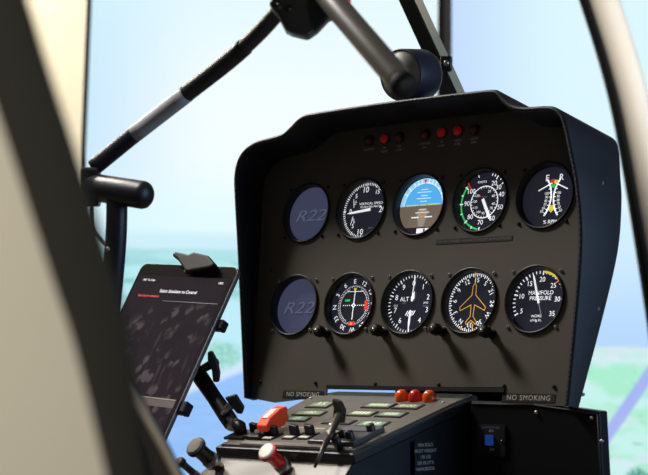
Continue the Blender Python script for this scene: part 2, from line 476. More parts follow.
# side screws of the hood (on the outer right side)
def hx(y):
    for i in range(N - 1, 0, -1):
        if rim[i].x > 0 and rim[i].y <= y <= rim[i - 1].y:
            return rim[i].x + (rim[i - 1].x - rim[i].x) * (y - rim[i].y) / (rim[i - 1].y - rim[i].y)
    return 262
for (y, z) in ((74, -7), (-72, -16), (-170, -16)):
    screw(panel, 0, 0, 0, 2.2, screw_m, Matrix.Translation((hx(y) - .3, y, z)) @ Matrix.Rotation(PI / 2, 4, 'Y'), 'side_screw')

# warning lights and their captions
wl = [(-93.2, 'CLUTCH', '', 0), (-67.1, 'MR', 'TEMP', 1), (-42.8, 'MR', 'CHIP', 0), (-1.5, 'STARTER', 'ON', 0), (25, 'TR', 'CHIP', 1), (50.2, 'LOW', 'FUEL', 1), (74.9, 'LOW', 'RPM', 0)]
wl_on = mat('warning_lens_bright', (190, 30, 28), .3, emit=(190, 18, 18), es=.10)
wl_off = mat('warning_lens_dark', (96, 30, 22), .3, coat=.4)
for x, a, b, on in wl:
    m = MB(.001); T = Matrix.Translation((x, 153, 0))
    m.lathe([(7.2, 0), (7.2, 2), (6, 2.6)], bezel_m, T, n=20)
    m.lathe([(6, 2), (5.8, 4), (4.6, 6.2), (2.6, 7.4), (.01, 7.8)], wl_on if on else wl_off, T, n=20)
    m.build('warning_light', panel, label='bright red warning light' if on else 'dark unlit red warning light')
    c = MB(.001)
    c.text(a, 4.2, x, 141.8, .15, print_m, xs=1.1)
    if b: c.text(b, 4.2, x, 136.8, .15, print_m, xs=1.1)
    c.build('caption', panel)
def placard(parent, x0, x1, y0, y1, lines, size, z=0, name='placard', m=print_m, xs=1, spacing=1.0):
    p = MB(.001); p.box(((x0 + x1) / 2, (y0 + y1) / 2, z + .25), (x1 - x0, y1 - y0, .5), placard_m)
    k = len(lines)
    for i, s in enumerate(lines):
        p.text(s, size, (x0 + x1) / 2, y1 - (y1 - y0) * (i + .5) / k, z + .6, m, xs=xs, spacing=spacing)
    return p.build(name, parent)
m = MB(.001); m.box((23.5, -169.6, .5), (273, 5.0, 3), matte_m); m.build('notch_trim', panel)
placard(panel, 35, 148, 9.5, 15.5, ['DO NOT EXCEED 110 KNOTS EXCEPT IN SMOOTH AIR'], 3.9, m=greyprint_m, xs=1.13)
placard(panel, -187, -118, -184.5, -175, ['NO SMOKING'], 8.2, xs=.98, spacing=1.15)
placard(panel, 157.5, 230, -183, -173, ['NO SMOKING'], 8.4, xs=1.02, spacing=1.15)

# ================================================================== GAUGES
FZ = -9.0
def ang(a): a = math.radians(a); return math.sin(a), math.cos(a)
def gauge(col, row, label, kind='dial'):
    loc = PP(GX[col], GY[row])
    t = thing('cockpit_gauge', label, 'gauge', loc, PR, 'round gauges in the instrument panel')
    MB(.001).lathe([(38.2, .3), (41, .3), (41, 2.0), (40.3, 2.6), (39.2, 2.6), (38.4, 1.8), (37.2, FZ + .2), (37.2, FZ - .4)], bezel_m, n=64).build('bezel', t)
    MB(.001).lathe([(37.9, FZ - .8), (37.9, -58), (30, -60), (.1, -60)], matte_m, n=40, caps=(False, False)).build('case', t)
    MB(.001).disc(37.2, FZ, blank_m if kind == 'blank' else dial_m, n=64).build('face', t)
    for sx in (-1, 1):
        for sy_ in (-1, 1):
            screw(t, 33 * sx, 33 * sy_, 0, 2.3, screw_m if row else darkscrew_m)
    return t
def knob(t, x, y, steel_end=False):
    m = MB(.001); T = Matrix.Translation((x, y, 0))
    m.lathe([(6, 0), (6, 3), (4.2, 3.2), (4.2, 10), (6.4, 10.5), (6.8, 11.5), (6.8, 20), (5.8, 22.0), (.01, 22.1)], matte_m, T, n=24)
    for k in range(12):
        a = 2 * PI * k / 12; m.box((6.7 * math.cos(a), 6.7 * math.sin(a), 15.8), (1.2, 1.2, 8), matte_m, T)
    k = m.build('adjustment_knob', t)
    e = MB(.001); e.lathe([(2.4, 22.0), (2.2, 23.8), (.01, 24.1)], steel_m, T, n=16); e.build('knob_tip', k)
    return k
def needle(t, pts, z, m=lw, name='needle'):
    n = MB(.001); n.prism(pts, z, z + .6, m); return n.build(name, t)
def rotpts(P, a):
    s, c = ang(a); return [(x * c + y * s, -x * s + y * c) for x, y in P]

def blank(col, row, label):
    t = gauge(col, row, label, 'blank')
    m = MB(.001); bm_ = mat('blank_letters', (60, 62, 80), .3, emit=(92, 96, 124), es=.75, spec=.6)
    m.text('R22', 22, 3, -3.5, FZ + .2, mat('blank_letter_shade', (24, 25, 36), .5, emit=(44, 46, 64), es=.75), shear=.3, xs=1.5)  # dark offset copy, painted shadow of the letters
    m.text('R22', 22, 2, -2.5, FZ + .3, bm_, shear=.3, xs=1.5, depth=.5)
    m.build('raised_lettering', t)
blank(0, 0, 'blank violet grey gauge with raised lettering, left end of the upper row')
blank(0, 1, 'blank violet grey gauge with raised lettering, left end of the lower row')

# vertical speed
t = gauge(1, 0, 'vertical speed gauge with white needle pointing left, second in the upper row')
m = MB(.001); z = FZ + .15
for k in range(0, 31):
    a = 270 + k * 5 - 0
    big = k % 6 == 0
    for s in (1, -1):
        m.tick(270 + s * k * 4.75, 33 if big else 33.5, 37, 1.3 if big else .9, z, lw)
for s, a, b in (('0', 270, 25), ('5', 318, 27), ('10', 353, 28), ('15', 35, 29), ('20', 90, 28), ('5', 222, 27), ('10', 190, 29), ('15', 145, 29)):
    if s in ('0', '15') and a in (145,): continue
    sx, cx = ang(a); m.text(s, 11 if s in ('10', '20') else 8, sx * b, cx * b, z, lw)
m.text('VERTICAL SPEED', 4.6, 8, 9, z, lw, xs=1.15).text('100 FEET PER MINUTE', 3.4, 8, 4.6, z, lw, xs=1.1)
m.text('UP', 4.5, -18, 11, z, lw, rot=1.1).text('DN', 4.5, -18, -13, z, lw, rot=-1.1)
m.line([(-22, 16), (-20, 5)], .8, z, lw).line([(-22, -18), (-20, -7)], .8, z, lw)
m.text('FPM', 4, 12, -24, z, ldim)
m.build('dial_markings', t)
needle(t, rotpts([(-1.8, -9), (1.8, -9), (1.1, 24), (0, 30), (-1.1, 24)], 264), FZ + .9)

# attitude indicator
t = gauge(2, 0, 'attitude indicator with bright blue sky over brown ground, middle of the upper row')
m = MB(.001)
def seg(r, y0, y1, n=24):
    P = []
    for k in range(n + 1):
        y = y0 + (y1 - y0) * k / n; P.append((math.sqrt(max(0, r * r - y * y)), y))
    return P + [(-x, y) for x, y in P[::-1]]
def poly(m, P, z, mt): m.add([(x, y, z) for x, y in P], [tuple(range(len(P)))], mt)
z = FZ + .15
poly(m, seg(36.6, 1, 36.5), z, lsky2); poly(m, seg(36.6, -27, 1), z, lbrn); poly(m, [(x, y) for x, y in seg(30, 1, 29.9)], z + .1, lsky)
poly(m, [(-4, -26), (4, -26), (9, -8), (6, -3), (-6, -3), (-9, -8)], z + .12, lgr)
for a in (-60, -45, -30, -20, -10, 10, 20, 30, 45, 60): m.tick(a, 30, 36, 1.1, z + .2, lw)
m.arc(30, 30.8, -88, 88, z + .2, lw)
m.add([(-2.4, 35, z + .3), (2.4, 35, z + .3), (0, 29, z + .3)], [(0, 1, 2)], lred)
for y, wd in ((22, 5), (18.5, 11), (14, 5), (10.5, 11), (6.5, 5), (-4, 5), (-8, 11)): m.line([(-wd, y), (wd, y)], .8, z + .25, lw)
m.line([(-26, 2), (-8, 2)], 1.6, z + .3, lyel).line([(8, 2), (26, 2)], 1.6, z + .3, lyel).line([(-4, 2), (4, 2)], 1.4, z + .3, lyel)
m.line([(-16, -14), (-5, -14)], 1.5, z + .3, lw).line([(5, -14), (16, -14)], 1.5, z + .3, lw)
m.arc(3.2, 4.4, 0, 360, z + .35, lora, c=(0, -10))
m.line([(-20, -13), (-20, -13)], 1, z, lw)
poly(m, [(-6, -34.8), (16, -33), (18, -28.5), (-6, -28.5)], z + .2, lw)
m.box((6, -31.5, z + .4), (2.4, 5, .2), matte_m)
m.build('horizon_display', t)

# airspeed
t = gauge(3, 0, 'airspeed gauge with green arc, white inner ring and a small red mark')
m = MB(.001); z = FZ + .15
spd = {20: 28, 30: 48, 40: 72, 50: 108, 60: 146, 70: 186, 80: 226, 90: 268, 100: 304}
m.arc(33.2, 35.4, 190, 308, z, lgreen)
m.line([(ang(309)[0] * 28, ang(309)[1] * 28), (ang(313)[0] * 37, ang(313)[1] * 37)], 1.6, z + .1, lred)
for v, a in spd.items():
    m.tick(a, 31.5, 36.5, 1.5, z + .1, lw); s_, c_ = ang(a); m.text(str(v), 8.6, s_ * 25.8, c_ * 25.8, z, lw)
for a in (14, 21, 38, 60, 90, 127, 166, 206, 247, 286, 340): m.tick(a, 33.5, 36.5, 1.2, z + .1, lw)
m.arc(19.4, 20.6, 0, 360, z, lw)
for k in range(28): m.tick(-20 + k * 12.2, 17.5, 19.6, .7, z, lw)
for v, a in ((20, 25), (40, 62), (60, 102), (70, 126), (80, 150), (90, 180), (100, 210), (110, 242), (120, 275), (130, 305)):
    s_, c_ = ang(a); m.text(str(v), 4.6, s_ * 14.3, c_ * 14.3, z, lw)
m.text('KNOTS', 4, -6, 25.5, z, lw).text('MPH', 3.6, 0, 6, z, ldim)
m.tick(318, 9, 13, 1.3, z, lred)
m.build('dial_markings', t)
needle(t, rotpts([(-1.9, -4), (1.9, -4), (1.9, 22), (0, 27), (-1.9, 22)], 152), FZ + .9)

# dual tachometer
t = gauge(4, 0, 'dual gauge marked E and R with crossing white scales, end of the upper row')
m = MB(.001)
m.text('E', 10, -8.5, 21, z, lw).text('R', 10, 9, 21, z, lw)
for s in (-1, 1):
    cx = 33.5 * -s if s == 1 else 33.5
    for k in range(14):
        e0_, e1_ = math.radians(-38 + k * 5.4), math.radians(-38 + (k + 1) * 5.4)
        m.line([((-33.5 + 32 * math.cos(e0_)) * s, 32 * math.sin(e0_)), ((-33.5 + 32 * math.cos(e1_)) * s, 32 * math.sin(e1_))], 1.7, z, lw)
    for k in range(8):
        e0_ = math.radians(-34 + k * 8.6)
        c_, q_ = math.cos(e0_), math.sin(e0_)
        m.line([((-33.5 + 29.5 * c_) * s, 29.5 * q_), ((-33.5 + 32 * c_) * s, 32 * q_)], .9, z, lw)
        if k < 6: m.text(str(50 + k * 10), 4.4, (-33.5 + 26.2 * c_) * s, 27 * q_, z, lw, xs=.85)
    m.line([(s * 18, 8), (s * 2, 15.5), (-s * 3, 18)], 1.3, z, lw)
m.box((-1.5, 17.5, z + .2), (5, 4, .2), lred).box((3.5, 16.5, z + .2), (4, 4, .2), lyel).box((0, 12.3, z + .2), (5, 4, .2), lgreen)
poly(m, [(-2.6, -9), (2.6, -9), (3.4, -13.5), (0, -17), (-3.4, -13.5)], z + .2, lyel)
m.text('% RPM', 6, 0, -27, z, lw)
m.v = [Vector((v.x * 1.12 + .0045, v.y * 1.12, v.z)) for v in m.v]
m.build('dial_markings', t)

# course deviation / compass rose
t = gauge(1, 1, 'navigation gauge with dotted crosshair and two red flags')
m = MB(.001)
rose = ['E', '12', '15', 'S', '21', '24', 'W', '30', '33', 'N', '3', '6']
for k, s in enumerate(rose):
    a = -4 + k * 30; s_, c_ = ang(a); m.text(s, 8.4, s_ * 31, c_ * 31, z, lw, rot=-math.radians(a), xs=1.05)
for k in range(72): m.tick(-4 + k * 5, 24.3 if k % 2 else 23.2, 26, .55, z, lw)
m.arc(21.9, 22.4, 25, 155, z, lw); m.arc(21.9, 22.4, 205, 335, z, lw); m.line([(-12, 18), (12, 18)], .8, z, lw)
for k in range(-5, 6):
    if k: m.arc(0, .75, 0, 360, z, lw, c=(k * 3.4, 0)); m.line([(0, k * 3.4 - 1.2), (0, k * 3.4 + 1.2)], 1.3, z, lw)
m.arc(1.2, 2.6, 0, 360, z + .1, lw)
m.box((-11, 6.5, z), (8, 2.6, .2), lgreen)
m.box((20.5, 0, z + .2), (4.5, 12, .3), lred).box((0, -23.5, z + .2), (10, 5, .3), lred)
m.add([(-2.8, 22, z + .3), (2.8, 22, z + .3), (0, 17.5, z + .3)], [(0, 1, 2)], lyel)
m.add([(-1.8, -25, z + .5), (1.8, -25, z + .5), (0, -22, z + .5)], [(0, 1, 2)], lyel)
m.build('dial_markings', t); knob(t, -30, -38.5)

# altimeter
t = gauge(2, 1, 'altimeter gauge with digits 0 to 9 and white hands, middle of the lower row')
m = MB(.001)
for k in range(50): m.tick(k * 7.2, 31.5 if k % 5 == 0 else 33.5, 36.8, 1.4 if k % 5 == 0 else .9, z, lw)
for k in range(10):
    if k == 5: continue
    s_, c_ = ang(k * 36); m.text(str(k), 9.5, s_ * 26, c_ * 26, z, lw)
m.text('ALT', 8, -12, 6, z, lw).text('FEET', 3.4, -12, 0.8, z, ldim)
m.text('29.92', 3.4, 22, 1, z, lw).text('IN.HG', 3.0, 22, -3, z, ldim).text('1013', 3.4, -25, -2, z, lw)
for k in range(-2, 3): m.line([(k * 2.8 - 2, -16 + abs(k)), (k * 2.8 + 1, -9)], 1.2, z, lw)
m.build('dial_markings', t)
needle(t, rotpts([(-.6, 8), (.6, 8), (1.3, 24), (0, 35), (-1.3, 24)], 180), FZ + .8)
needle(t, rotpts([(-.8, 3), (.8, 3), (2.5, 8), (0, 16), (-2.5, 8)], 14), FZ + 1.4)
needle(t, rotpts([(-.45, 5), (.45, 5), (.45, 32), (0, 35), (-.45, 32)], 3), FZ + 1.0)
knob(t, -30, -38)

# directional gyro
t = gauge(3, 1, 'heading gauge with an orange aeroplane outline on its compass dial')
m = MB(.001)
rose = ['15', 'S', '21', '24', 'W', '30', '33', 'N', '3', '6', '9', '12']
for k, s in enumerate(rose):
    a = 4 + k * 30; s_, c_ = ang(a); m.text(s, 8.2, s_ * 27.3, c_ * 27.3, z, lw, rot=-math.radians(a))
for k in range(72): m.tick(4 + k * 5, 33.2 if k % 2 else 31.6, 36, 1.3, z, lw)
plane = [(0, 24), (2.4, 20), (2.8, 9), (19, -6), (18, -10), (2.6, -3), (2, -17), (8, -24), (7, -27), (0, -22), (-7, -27), (-8, -24), (-2, -17), (-2.6, -3), (-18, -10), (-19, -6), (-2.8, 9), (-2.4, 20)]
m.line(plane, .95, z + .2, lora, close=True)
m.line([(-1, 37), (-1, 31)], 1.2, z + .2, lora).line([(3, -37), (3, -27)], 1.4, z + .3, lora)
m.add([(-16, -32, z + .1), (-12, -33, z + .1), (-14, -28, z + .1)], [(0, 1, 2)], lora)
m.build('dial_markings', t); knob(t, -33, -37.5); knob(t, 40, -41)

# manifold pressure
t = gauge(4, 1, 'manifold pressure gauge with scale 5 to 35, right end of the lower row')
m = MB(.001)
def mp(v): return 242 + (v - 5) * 8.2
for v in range(5, 36):
    m.tick(mp(v), 31 if v % 5 == 0 else 32.5, 36, 1.7 if v % 5 == 0 else 1.1, z, lw)
for v in (5, 10, 15, 20, 25, 30, 35):
    s_, c_ = ang(mp(v)); m.text(str(v), 8.4, s_ * 25.5, c_ * 25.5, z, lw)
m.arc(33.6, 36.2, mp(20) + 3, mp(25) - 2, z + .15, lyel); m.tick(mp(25), 30, 36.5, 1.4, z + .3, lred)
m.text('MANIFOLD', 7, 2, 9.5, z, lw).text('PRESSURE', 7, 2, 3, z, lw).text('INCHES', 4.2, -1, -18, z, lw).text('of Hg AL.', 4.2, -1, -23, z, lw)
m.build('dial_markings', t)
needle(t, rotpts([(-1.2, -3), (1.2, -3), (1.0, 30), (0, 33), (-1.0, 30)], mp(17.2)), FZ + .9)
needle(t, rotpts([(-.5, 0), (.5, 0), (.5, 18), (-.5, 18)], 160), FZ + .8, ldim)

# ================================================================== COMPASS on the hood
cf = Vector((.0055, -.030, 1.2185))
ax = Vector((0, 1, .12)).normalized()
t = thing('magnetic_compass', 'dark cylindrical magnetic compass sitting on top of the panel hood', 'compass', cf)
TC = axis_T((0, 0, 0), ax)
m = MB(); m.lathe([(.0295, 0), (.0315, -.0015), (.0325, .001), (.0325, .040), (.031, .044), (.02, .046), (.0001, .046)], mat('compass_body', (40, 42, 58), .45), TC, n=48); m.build('housing', t)
m = MB(); m.lathe([(.0001, -.001), (.0297, -.001), (.0300, .001)], mat('compass_plate', (98, 94, 88), .5), TC, n=48); m.build('front_plate', t)
m = MB(); Tf = frame((0, 0, 0), (1, 0, 0), UPV)
T0 = TC @ Matrix.Translation((0, 0, -.0015)) @ Matrix.Rotation(PI, 4, 'X')
m.box((.004, .002, 0), (.008, .008, .001), matte_m, T0); m.build('adjuster_window', t)
for x, y in ((-.017, .012), (.017, -.012)):
    pass
s = MB(); s.lathe([(.002, 0), (.002, .001), (.0001, .0012)], darkscrew_m, T0 @ Matrix.Translation((.013, -.015, 0)), n=12); s.build('screw', t)
s = MB(); s.lathe([(.002, 0), (.002, .001), (.0001, .0012)], steel_m, T0 @ Matrix.Translation((.003, .009, 0)), n=12); s.build('screw', t)
m = MB(); m.box((0, .022, -.034), (.03, .03, .012), black_m); m.build('mounting_foot', t, bevel=.002)

# ================================================================== WINDSCREEN STRUT behind the compass
a0, a1 = pt(460, 105, 2.25), pt(415.5, 8, 2.25)
dr = (a1 - a0)
a1 = a0 + dr * 4
base = a0 - dr * .12
t = thing('windscreen_strut', 'slanted metal windscreen strut with black and grey faces, rising behind the compass', 'strut', base)
dn = dr.normalized(); fx = Vector((1, 0, 0)); fx = (fx - dn * fx.dot(dn)).normalized()
TS = frame((0, 0, 0), fx, dn)
Ls = (a1 - base).length
yb = Vector((TS[0][2], TS[1][2], TS[2][2]))
m = MB(); m.box((0, Ls / 2, 0), (.021, Ls, .017), mat('strut_grey', (226, 205, 170), .4), TS)
m.build('bar', t, bevel=.001)
m = MB(); m.box((0, Ls / 2, .0105), (.0212, Ls, .004), black_m, TS); m.build('rubber_seal', t)
clampc = pt(446, 64, 2.23) - base
m = MB(); Tc = frame(clampc, RT, UPV); m.box((0, 0, 0), (.016, .020, .02), black_m, Tc); k = m.build('clamp', t, bevel=.003)
s = MB(); s.lathe([(.0042, .010), (.0042, .012), (.003, .0145), (.0001, .015)], steel_m, Tc, n=14); s.build('bolt', k)

# ================================================================== CYCLIC CONTROL (T-bar)
grip_m = mat('grip_black', (20, 21, 29), .42, bump=.3, bscale=600)
hub = pt(306, 8, 1.68)
t = thing('cyclic_control', 'black T-bar cyclic control with a grey sleeve on its left arm and a hanging handgrip', 'control stick', (0, 0, 0))
def off(P): return [tuple(p) for p in P]
la = catmull([pt(94, 167.5, 1.885), pt(135, 134, 1.87), pt(187, 93.5, 1.83), pt(231, 59, 1.78), pt(262, 30, 1.735), pt(283, 6, 1.70)], 5)
MB().tube(off(la), [.0095] * 10 + [.0085] * (len(la) - 10), grip_m, caps=True).build('left_arm', t)
gs = [la[0].lerp(la[0], 0)]
def along(P, f0, f1, k=6):
    out = []
    for i in range(k + 1):
        f = f0 + (f1 - f0) * i / k; j = min(int(f), len(P) - 2); out.append(P[j].lerp(P[j + 1], f - j))
    return out
MB().tube(off(along(la, 5.0, 10.0)), .0098, mat('sleeve_grey', (170, 170, 178), .4), n=20).build('sleeve', t, label='silver grey sleeve')
MB().tube(off(along(la, 10.0, 17)), .0094, grip_m, n=20).build('rubber_grip', t)
ra = catmull([pt(325, -8, 1.66), pt(343, 14, 1.62), pt(372, 48, 1.57), pt(401, 82, 1.53)], 5)
MB().tube(off(ra), .0124, mat('arm_brown_grey', (104, 98, 90), .42), n=24, round_ends=True).build('right_arm', t, label='thick brown grey arm')
ec = MB(); e0 = pt(402.5, 84, 1.528); ec.tube([tuple(e0 - (ra[-1] - ra[-2]).normalized() * .002), tuple(e0 + (ra[-1] - ra[-2]).normalized() * .004)], .0128, matte_m, n=24, round_ends=True); ec.build('end_cap', t)
# hub block: faceted casting
m = MB(); TH_ = frame(hub, RT, UPV)
sc_ = 1.68 / FPX
hp = [(-30, 14), (32, 14), (38, 2), (34, -10), (24, -11), (12, -24), (2, -31), (-14, -27), (-20, -24), (-27, -10), (-37, 2)]
m.prism([(x * sc_, (y) * sc_ + .0) for x, y in hp], -.018, .018, black_m, TH_)
hb = m.build('hub_block', t, bevel=.003)
for x, y in ((-26, -1), (-16, -4), (20, 4)):
    s = MB(); s.lathe([(.0036, .018), (.0036, .021), (.0025, .0225), (.0001, .023)], darkscrew_m, TH_ @ Matrix.Translation((x * sc_, y * sc_, 0)), n=12); s.build('bolt', hb)
s = MB(); s.lathe([(.004, .0), (.004, .012), (.003, .014), (.0001, .0145)], redk_m, TH_ @ Matrix.Translation((41 * sc_, 6 * sc_, -.004)), n=14); s.build('trim_button', t, label='small red button')
m = MB(); u0 = pt(302, -4, 1.69); m.tube([tuple(u0), tuple(u0 + Vector((-.01, .02, .12)))], .014, black_m); m.build('centre_post', t)
# handgrip
ca, cb = pt(92, 187, 1.885), pt(143, 195, 1.84)
m = MB(); m.tube([tuple(ca), tuple(cb)], .0155, grip_m, n=28, round_ends=True); hg = m.build('handgrip_cap', t)
gp = catmull([pt(117, 196, 1.862), pt(116, 240, 1.862), pt(111, 300, 1.87), pt(104, 380, 1.88), pt(100, 480, 1.9)], 4)
gp.append(Vector((gp[-1].x, gp[-1].y, .35))); gp.append(Vector((gp[-1].x - .01, gp[-1].y, .002)))
MB().tube(off(gp), [.0118] * len(gp), grip_m, n=20).build('handgrip', t)
m = MB(); m.box((0, 0, 0), (.020, .044, .024), black_m, frame(pt(91, 187, 1.885), RT, UPV)); m.build('pivot_bracket', t, bevel=.003)
cbm = mat('cable_black', (20, 20, 22), .5)
m = MB(); m.tube(off(catmull([pt(92, 200, 1.9), pt(93, 226, 1.9), pt(100, 238, 1.89), pt(111, 250, 1.87)], 4)), .0022, cbm, n=8); m.build('cable', t)
s = MB(); s.lathe([(.0026, 0), (.0026, .002), (.0001, .0028)], steel_m, frame(pt(108, 249, 1.846), RT, UPV), n=10); s.build('cable_screw', t)

# ================================================================== CENTRE CONSOLE
CA = Vector((-.017, -.22, .768)); VD = Vector((0, .9596, .2813)); CN = Vector((0, -.2813, .9596))
TCo = frame(CA, (1, 0, 0), VD)          # x across, y up the slope, z off the plate (metres)
con = thing('centre_console', 'sloping grey centre console with small displays and switches under the instrument panel', 'console', (0, 0, 0))
plate = [(-.105, 0), (.105, 0), (.122, .198), (-.122, .198)]
m = MB(); m.prism([(-.107, -.002), (.107, -.002), (.125, .214), (-.092, .214), (-.124, .196)], -.014, -.0015, black_m, TCo); m.build('edge_trim', con, bevel=.002)
m = MB(); m.prism([(-.101, .004), (.101, .004), (.119, .211), (-.091, .211), (-.118, .194)], -.002, .0005, console_m, TCo); m.build('top_plate', con)
# body: sides and sloping front
m = MB()
def cw(x, y, z): return TCo @ Vector((x, y, z))
fb = [cw(-.101, .003, -.014), cw(.101, .003, -.014), cw(.118, .196, -.014), cw(-.118, .196, -.014)]
f1 = [Vector((-.150, -.262, .708)), Vector((.084, -.262, .708)), Vector((.101, -.03, .708)), Vector((-.150, -.03, .708))]
f2 = [Vector((-.150, -.300, 0)), Vector((.084, -.300, 0)), Vector((.101, -.03, 0)), Vector((-.150, -.03, 0))]
m.add(fb + f1 + f2, [(0, 1, 2, 3), (1, 2, 6, 5), (2, 3, 7, 6), (3, 0, 4, 7), (5, 6, 10, 9), (6, 7, 11, 10), (7, 4, 8, 11), (8, 9, 10, 11)], side_m)
m.add([fb[0], fb[1], f1[1], f1[0], f2[1], f2[0]], [(0, 1, 2, 3), (3, 2, 4, 5)], side_m)
m.box((.045, .022, .765), (.170, .016, .166), side_m)
m.build('console_body', con)
m = MB(); nf = (f1[0] - fb[0]).cross(Vector((1, 0, 0))).normalized(); e = Vector((0, -.0012, .001))
m.add([fb[0] + e + Vector((-.001, 0, 0)), fb[1] + e, f1[1] + e, f1[0] + e + Vector((-.001, 0, 0)), f2[1] + e, f2[0] + e, fb[0] + e * .1, fb[1] + e * .1], [(0, 1, 2, 3), (3, 2, 4, 5)], greyface_m)
m.build('front_cover', con)
# placard drawn on the grey face: engraved pocket outlines
fd = (f1[0] - fb[0]); 
TF = frame((fb[0] + fb[1]) / 2 + e * 1.2, (1, 0, 0), Vector((0, .052, .052 * 1.15)))
m = MB()
for (x0, x1) in ((-.088, -.052), (.012, .045)):
    m.line([(x0, -.004), (x0 + .002, -.014), (x1 - .006, -.014), (x1, -.004)], .0008, .0004, mat('groove_grey', (120, 118, 110), .6), TF, close=True)
m.build('cover_grooves', con)
# displays (x0,x1,y0,y1) on the top plate
def disp(x0, x1, y0, y1, mt, txt=None, arch=False, skew=0, name='small_display'):
    b = .003; xs = .001
    m = MB()
    if arch:
        P = [(x0, y0), (x1, y0), (x1 - .002, y1)] + [(x1 - .006 + (x0 - x1 + .006) * t, y1 + .003 * math.sin(PI * t) - .006 * t * t * t) for t in (.25, .5, .75, 1)]
        Pin = [((x - (x0 + x1) / 2) * .86 + (x0 + x1) / 2, (y - (y0 + y1) / 2) * .72 + (y0 + y1) / 2) for x, y in P]
    else:
        P = [(x0, y0), (x1, y0), (x1 + skew, y1), (x0 + skew, y1)]
        Pin = [(x0 + b, y0 + b), (x1 - b, y0 + b), (x1 - b + skew, y1 - b), (x0 + b + skew, y1 - b)]
    m.prism(P, .0005, .0018, placard_m, TCo); o = m.build('display_bezel', con)
    k = MB(); k.prism(Pin, .0018, .0022, mt, TCo)
    if txt:
        k.text(txt, (y1 - y0) * .62, (x0 + x1) / 2, (y0 + y1) / 2, .0024, mat('lcd_ink', (226, 232, 205), .5, emit=(215, 225, 190), es=.35), TCo, xs=min(1.2, (x1 - x0) * .8 / ((y1 - y0) * .62 * .6 * len(txt))))
    k.build(name, o)
disp(-.003, .040, .148, .167, lcd_m, '8888')
disp(.044, .083, .148, .166, lcd_m, '0:00')
disp(-.003, .036, .117, .136, lcd_m, '8888')
disp(.043, .082, .117, .135, lcd2_m, '888')
disp(.041, .082, .080, .101, lcd2_m, '818')
disp(-.089, -.054, .143, .167, lcd_m, '35', arch=True)
disp(-.085, -.038, .113, .130, lcd_m, '180', arch=True)
disp(-.081, -.044, .091, .107, lcd2_m, '25', arch=True)
disp(-.014, .030, .086, .102, lcd3_m)
# radio module, silver framed
m = MB(); m.box((.062, .042, .0035), (.070, .056, .006), mat('radio_face', (92, 88, 88), .35, .5), TCo); r = m.build('radio', con, bevel=.0012)
m = MB(); m.box((.066, .056, .0068), (.040, .014, .0012), lcd3_m, TCo); m.build('radio_display', r)
for x, y in ((.036, .052), (.052, .028), (.066, .028), (.080, .028), (.090, .054)):
    s = MB(); s.lathe([(.0052, .0065), (.0050, .013), (.0042, .0145), (.0001, .015)], steel_m if x in (.036, .052) else black_m, TCo @ Matrix.Translation((x, y, 0)), n=20); s.build('radio_knob', r, label='silver knob' if x in (.036, .052) else None)
# orange and red push knobs at the back edge
for x, mt, lb in ((.034, orange_m, 'orange'), (.0545, redk_m, 'red'), (.076, orange_m, 'orange')):
    s = MB(); T = TCo @ Matrix.Translation((x, .183, 0)) @ TCo.to_3x3().inverted().to_4x4()
    s.lathe([(.0080, -.001), (.0084, .002), (.0084, .0045), (.0076, .0085), (.0055, .0115), (.003, .0130), (.0001, .0134)], mt, T, n=28)
    s.build('dome_knob', con, label='glossy %s dome knob' % lb)
for x, y in ((.102, .176), (-.110, .180), (-.098, .01), (.094, .010)):
    s = MB(); s.lathe([(.0026, .0005), (.0024, .0018), (.0001, .0022)], screw_m, TCo @ Matrix.Translation((x, y, 0)), n=12); s.build('screw', con)
# rocker switches
for x, y in ((-.018, .040), (.004, .042), (-.082, .040), (-.046, .034)):
    m = MB(); m.box((x, y, .0012), (.016, .024, .0016), black_m, TCo); o = m.build('switch_base', con)
    m = MB(); m.prism([(-.006, 0), (.006, 0), (.0055, .011), (-.0055, .0125)], -.003, .003, black_m, TCo @ Matrix.Translation((x, y + .004, .0018)) @ Matrix.Rotation(PI / 2, 4, 'X')); m.build('rocker', o, bevel=.0008)
    m = MB(); m.box((x, y - .0075, .0024), (.0135, .006, .001), mat('pale_label', (190, 184, 172), .6), TCo); m.build('switch_label', o)
m = MB()
for i, s_ in enumerate(('STROBE', 'NAV', 'PANEL')): m.text(s_, .0058, -.058 + i * .028, .070, .0009, print_m, TCo)
for i, s_ in enumerate(('OFF', 'OFF', 'OFF')): m.text(s_, .0045, -.058 + i * .028, .062, .0009, greyprint_m, TCo)
m.build('printed_labels', con)
m = MB(); m.box((.004, .010, .0013), (.150, .010, .0016), mat('strip_grey', (120, 114, 110), .45), TCo); m.build('label_strip', con)
# guarded switch, red cover flipped half open
m = MB(); m.box((-.066, .036, .003), (.022, .030, .005), black_m, TCo); g_ = m.build('guard_base', con, bevel=.001)
TG = frame(Vector((-.072, -.177, .7975)), (0, .86, .5), (0, -.5, .86))
m = MB(); m.prism([(-.022, -.003), (-.020, .005), (-.010, .0095), (.012, .0095), (.022, .006), (.0215, .000), (.019, -.001), (.019, -.009), (.007, -.0115), (-.004, -.010), (-.014, -.0085), (-.016, -.003)], -.0080, .0080, red_m, TG)
g2 = m.build('switch_guard', g_, bevel=.0015, label='red flip-up switch guard')
m = MB(); m.box((-.001, .0098, 0), (.020, .0008, .008), mat('guard_stripe', (245, 205, 190), .5), TG); m.build('guard_stripe', g2)
s = MB(); s.tube([tuple(TCo @ Vector((-.060, .030, .005))), tuple(TCo @ Vector((-.058, .022, .012)))], .0022, steel_m, n=10); s.build('toggle', g_)
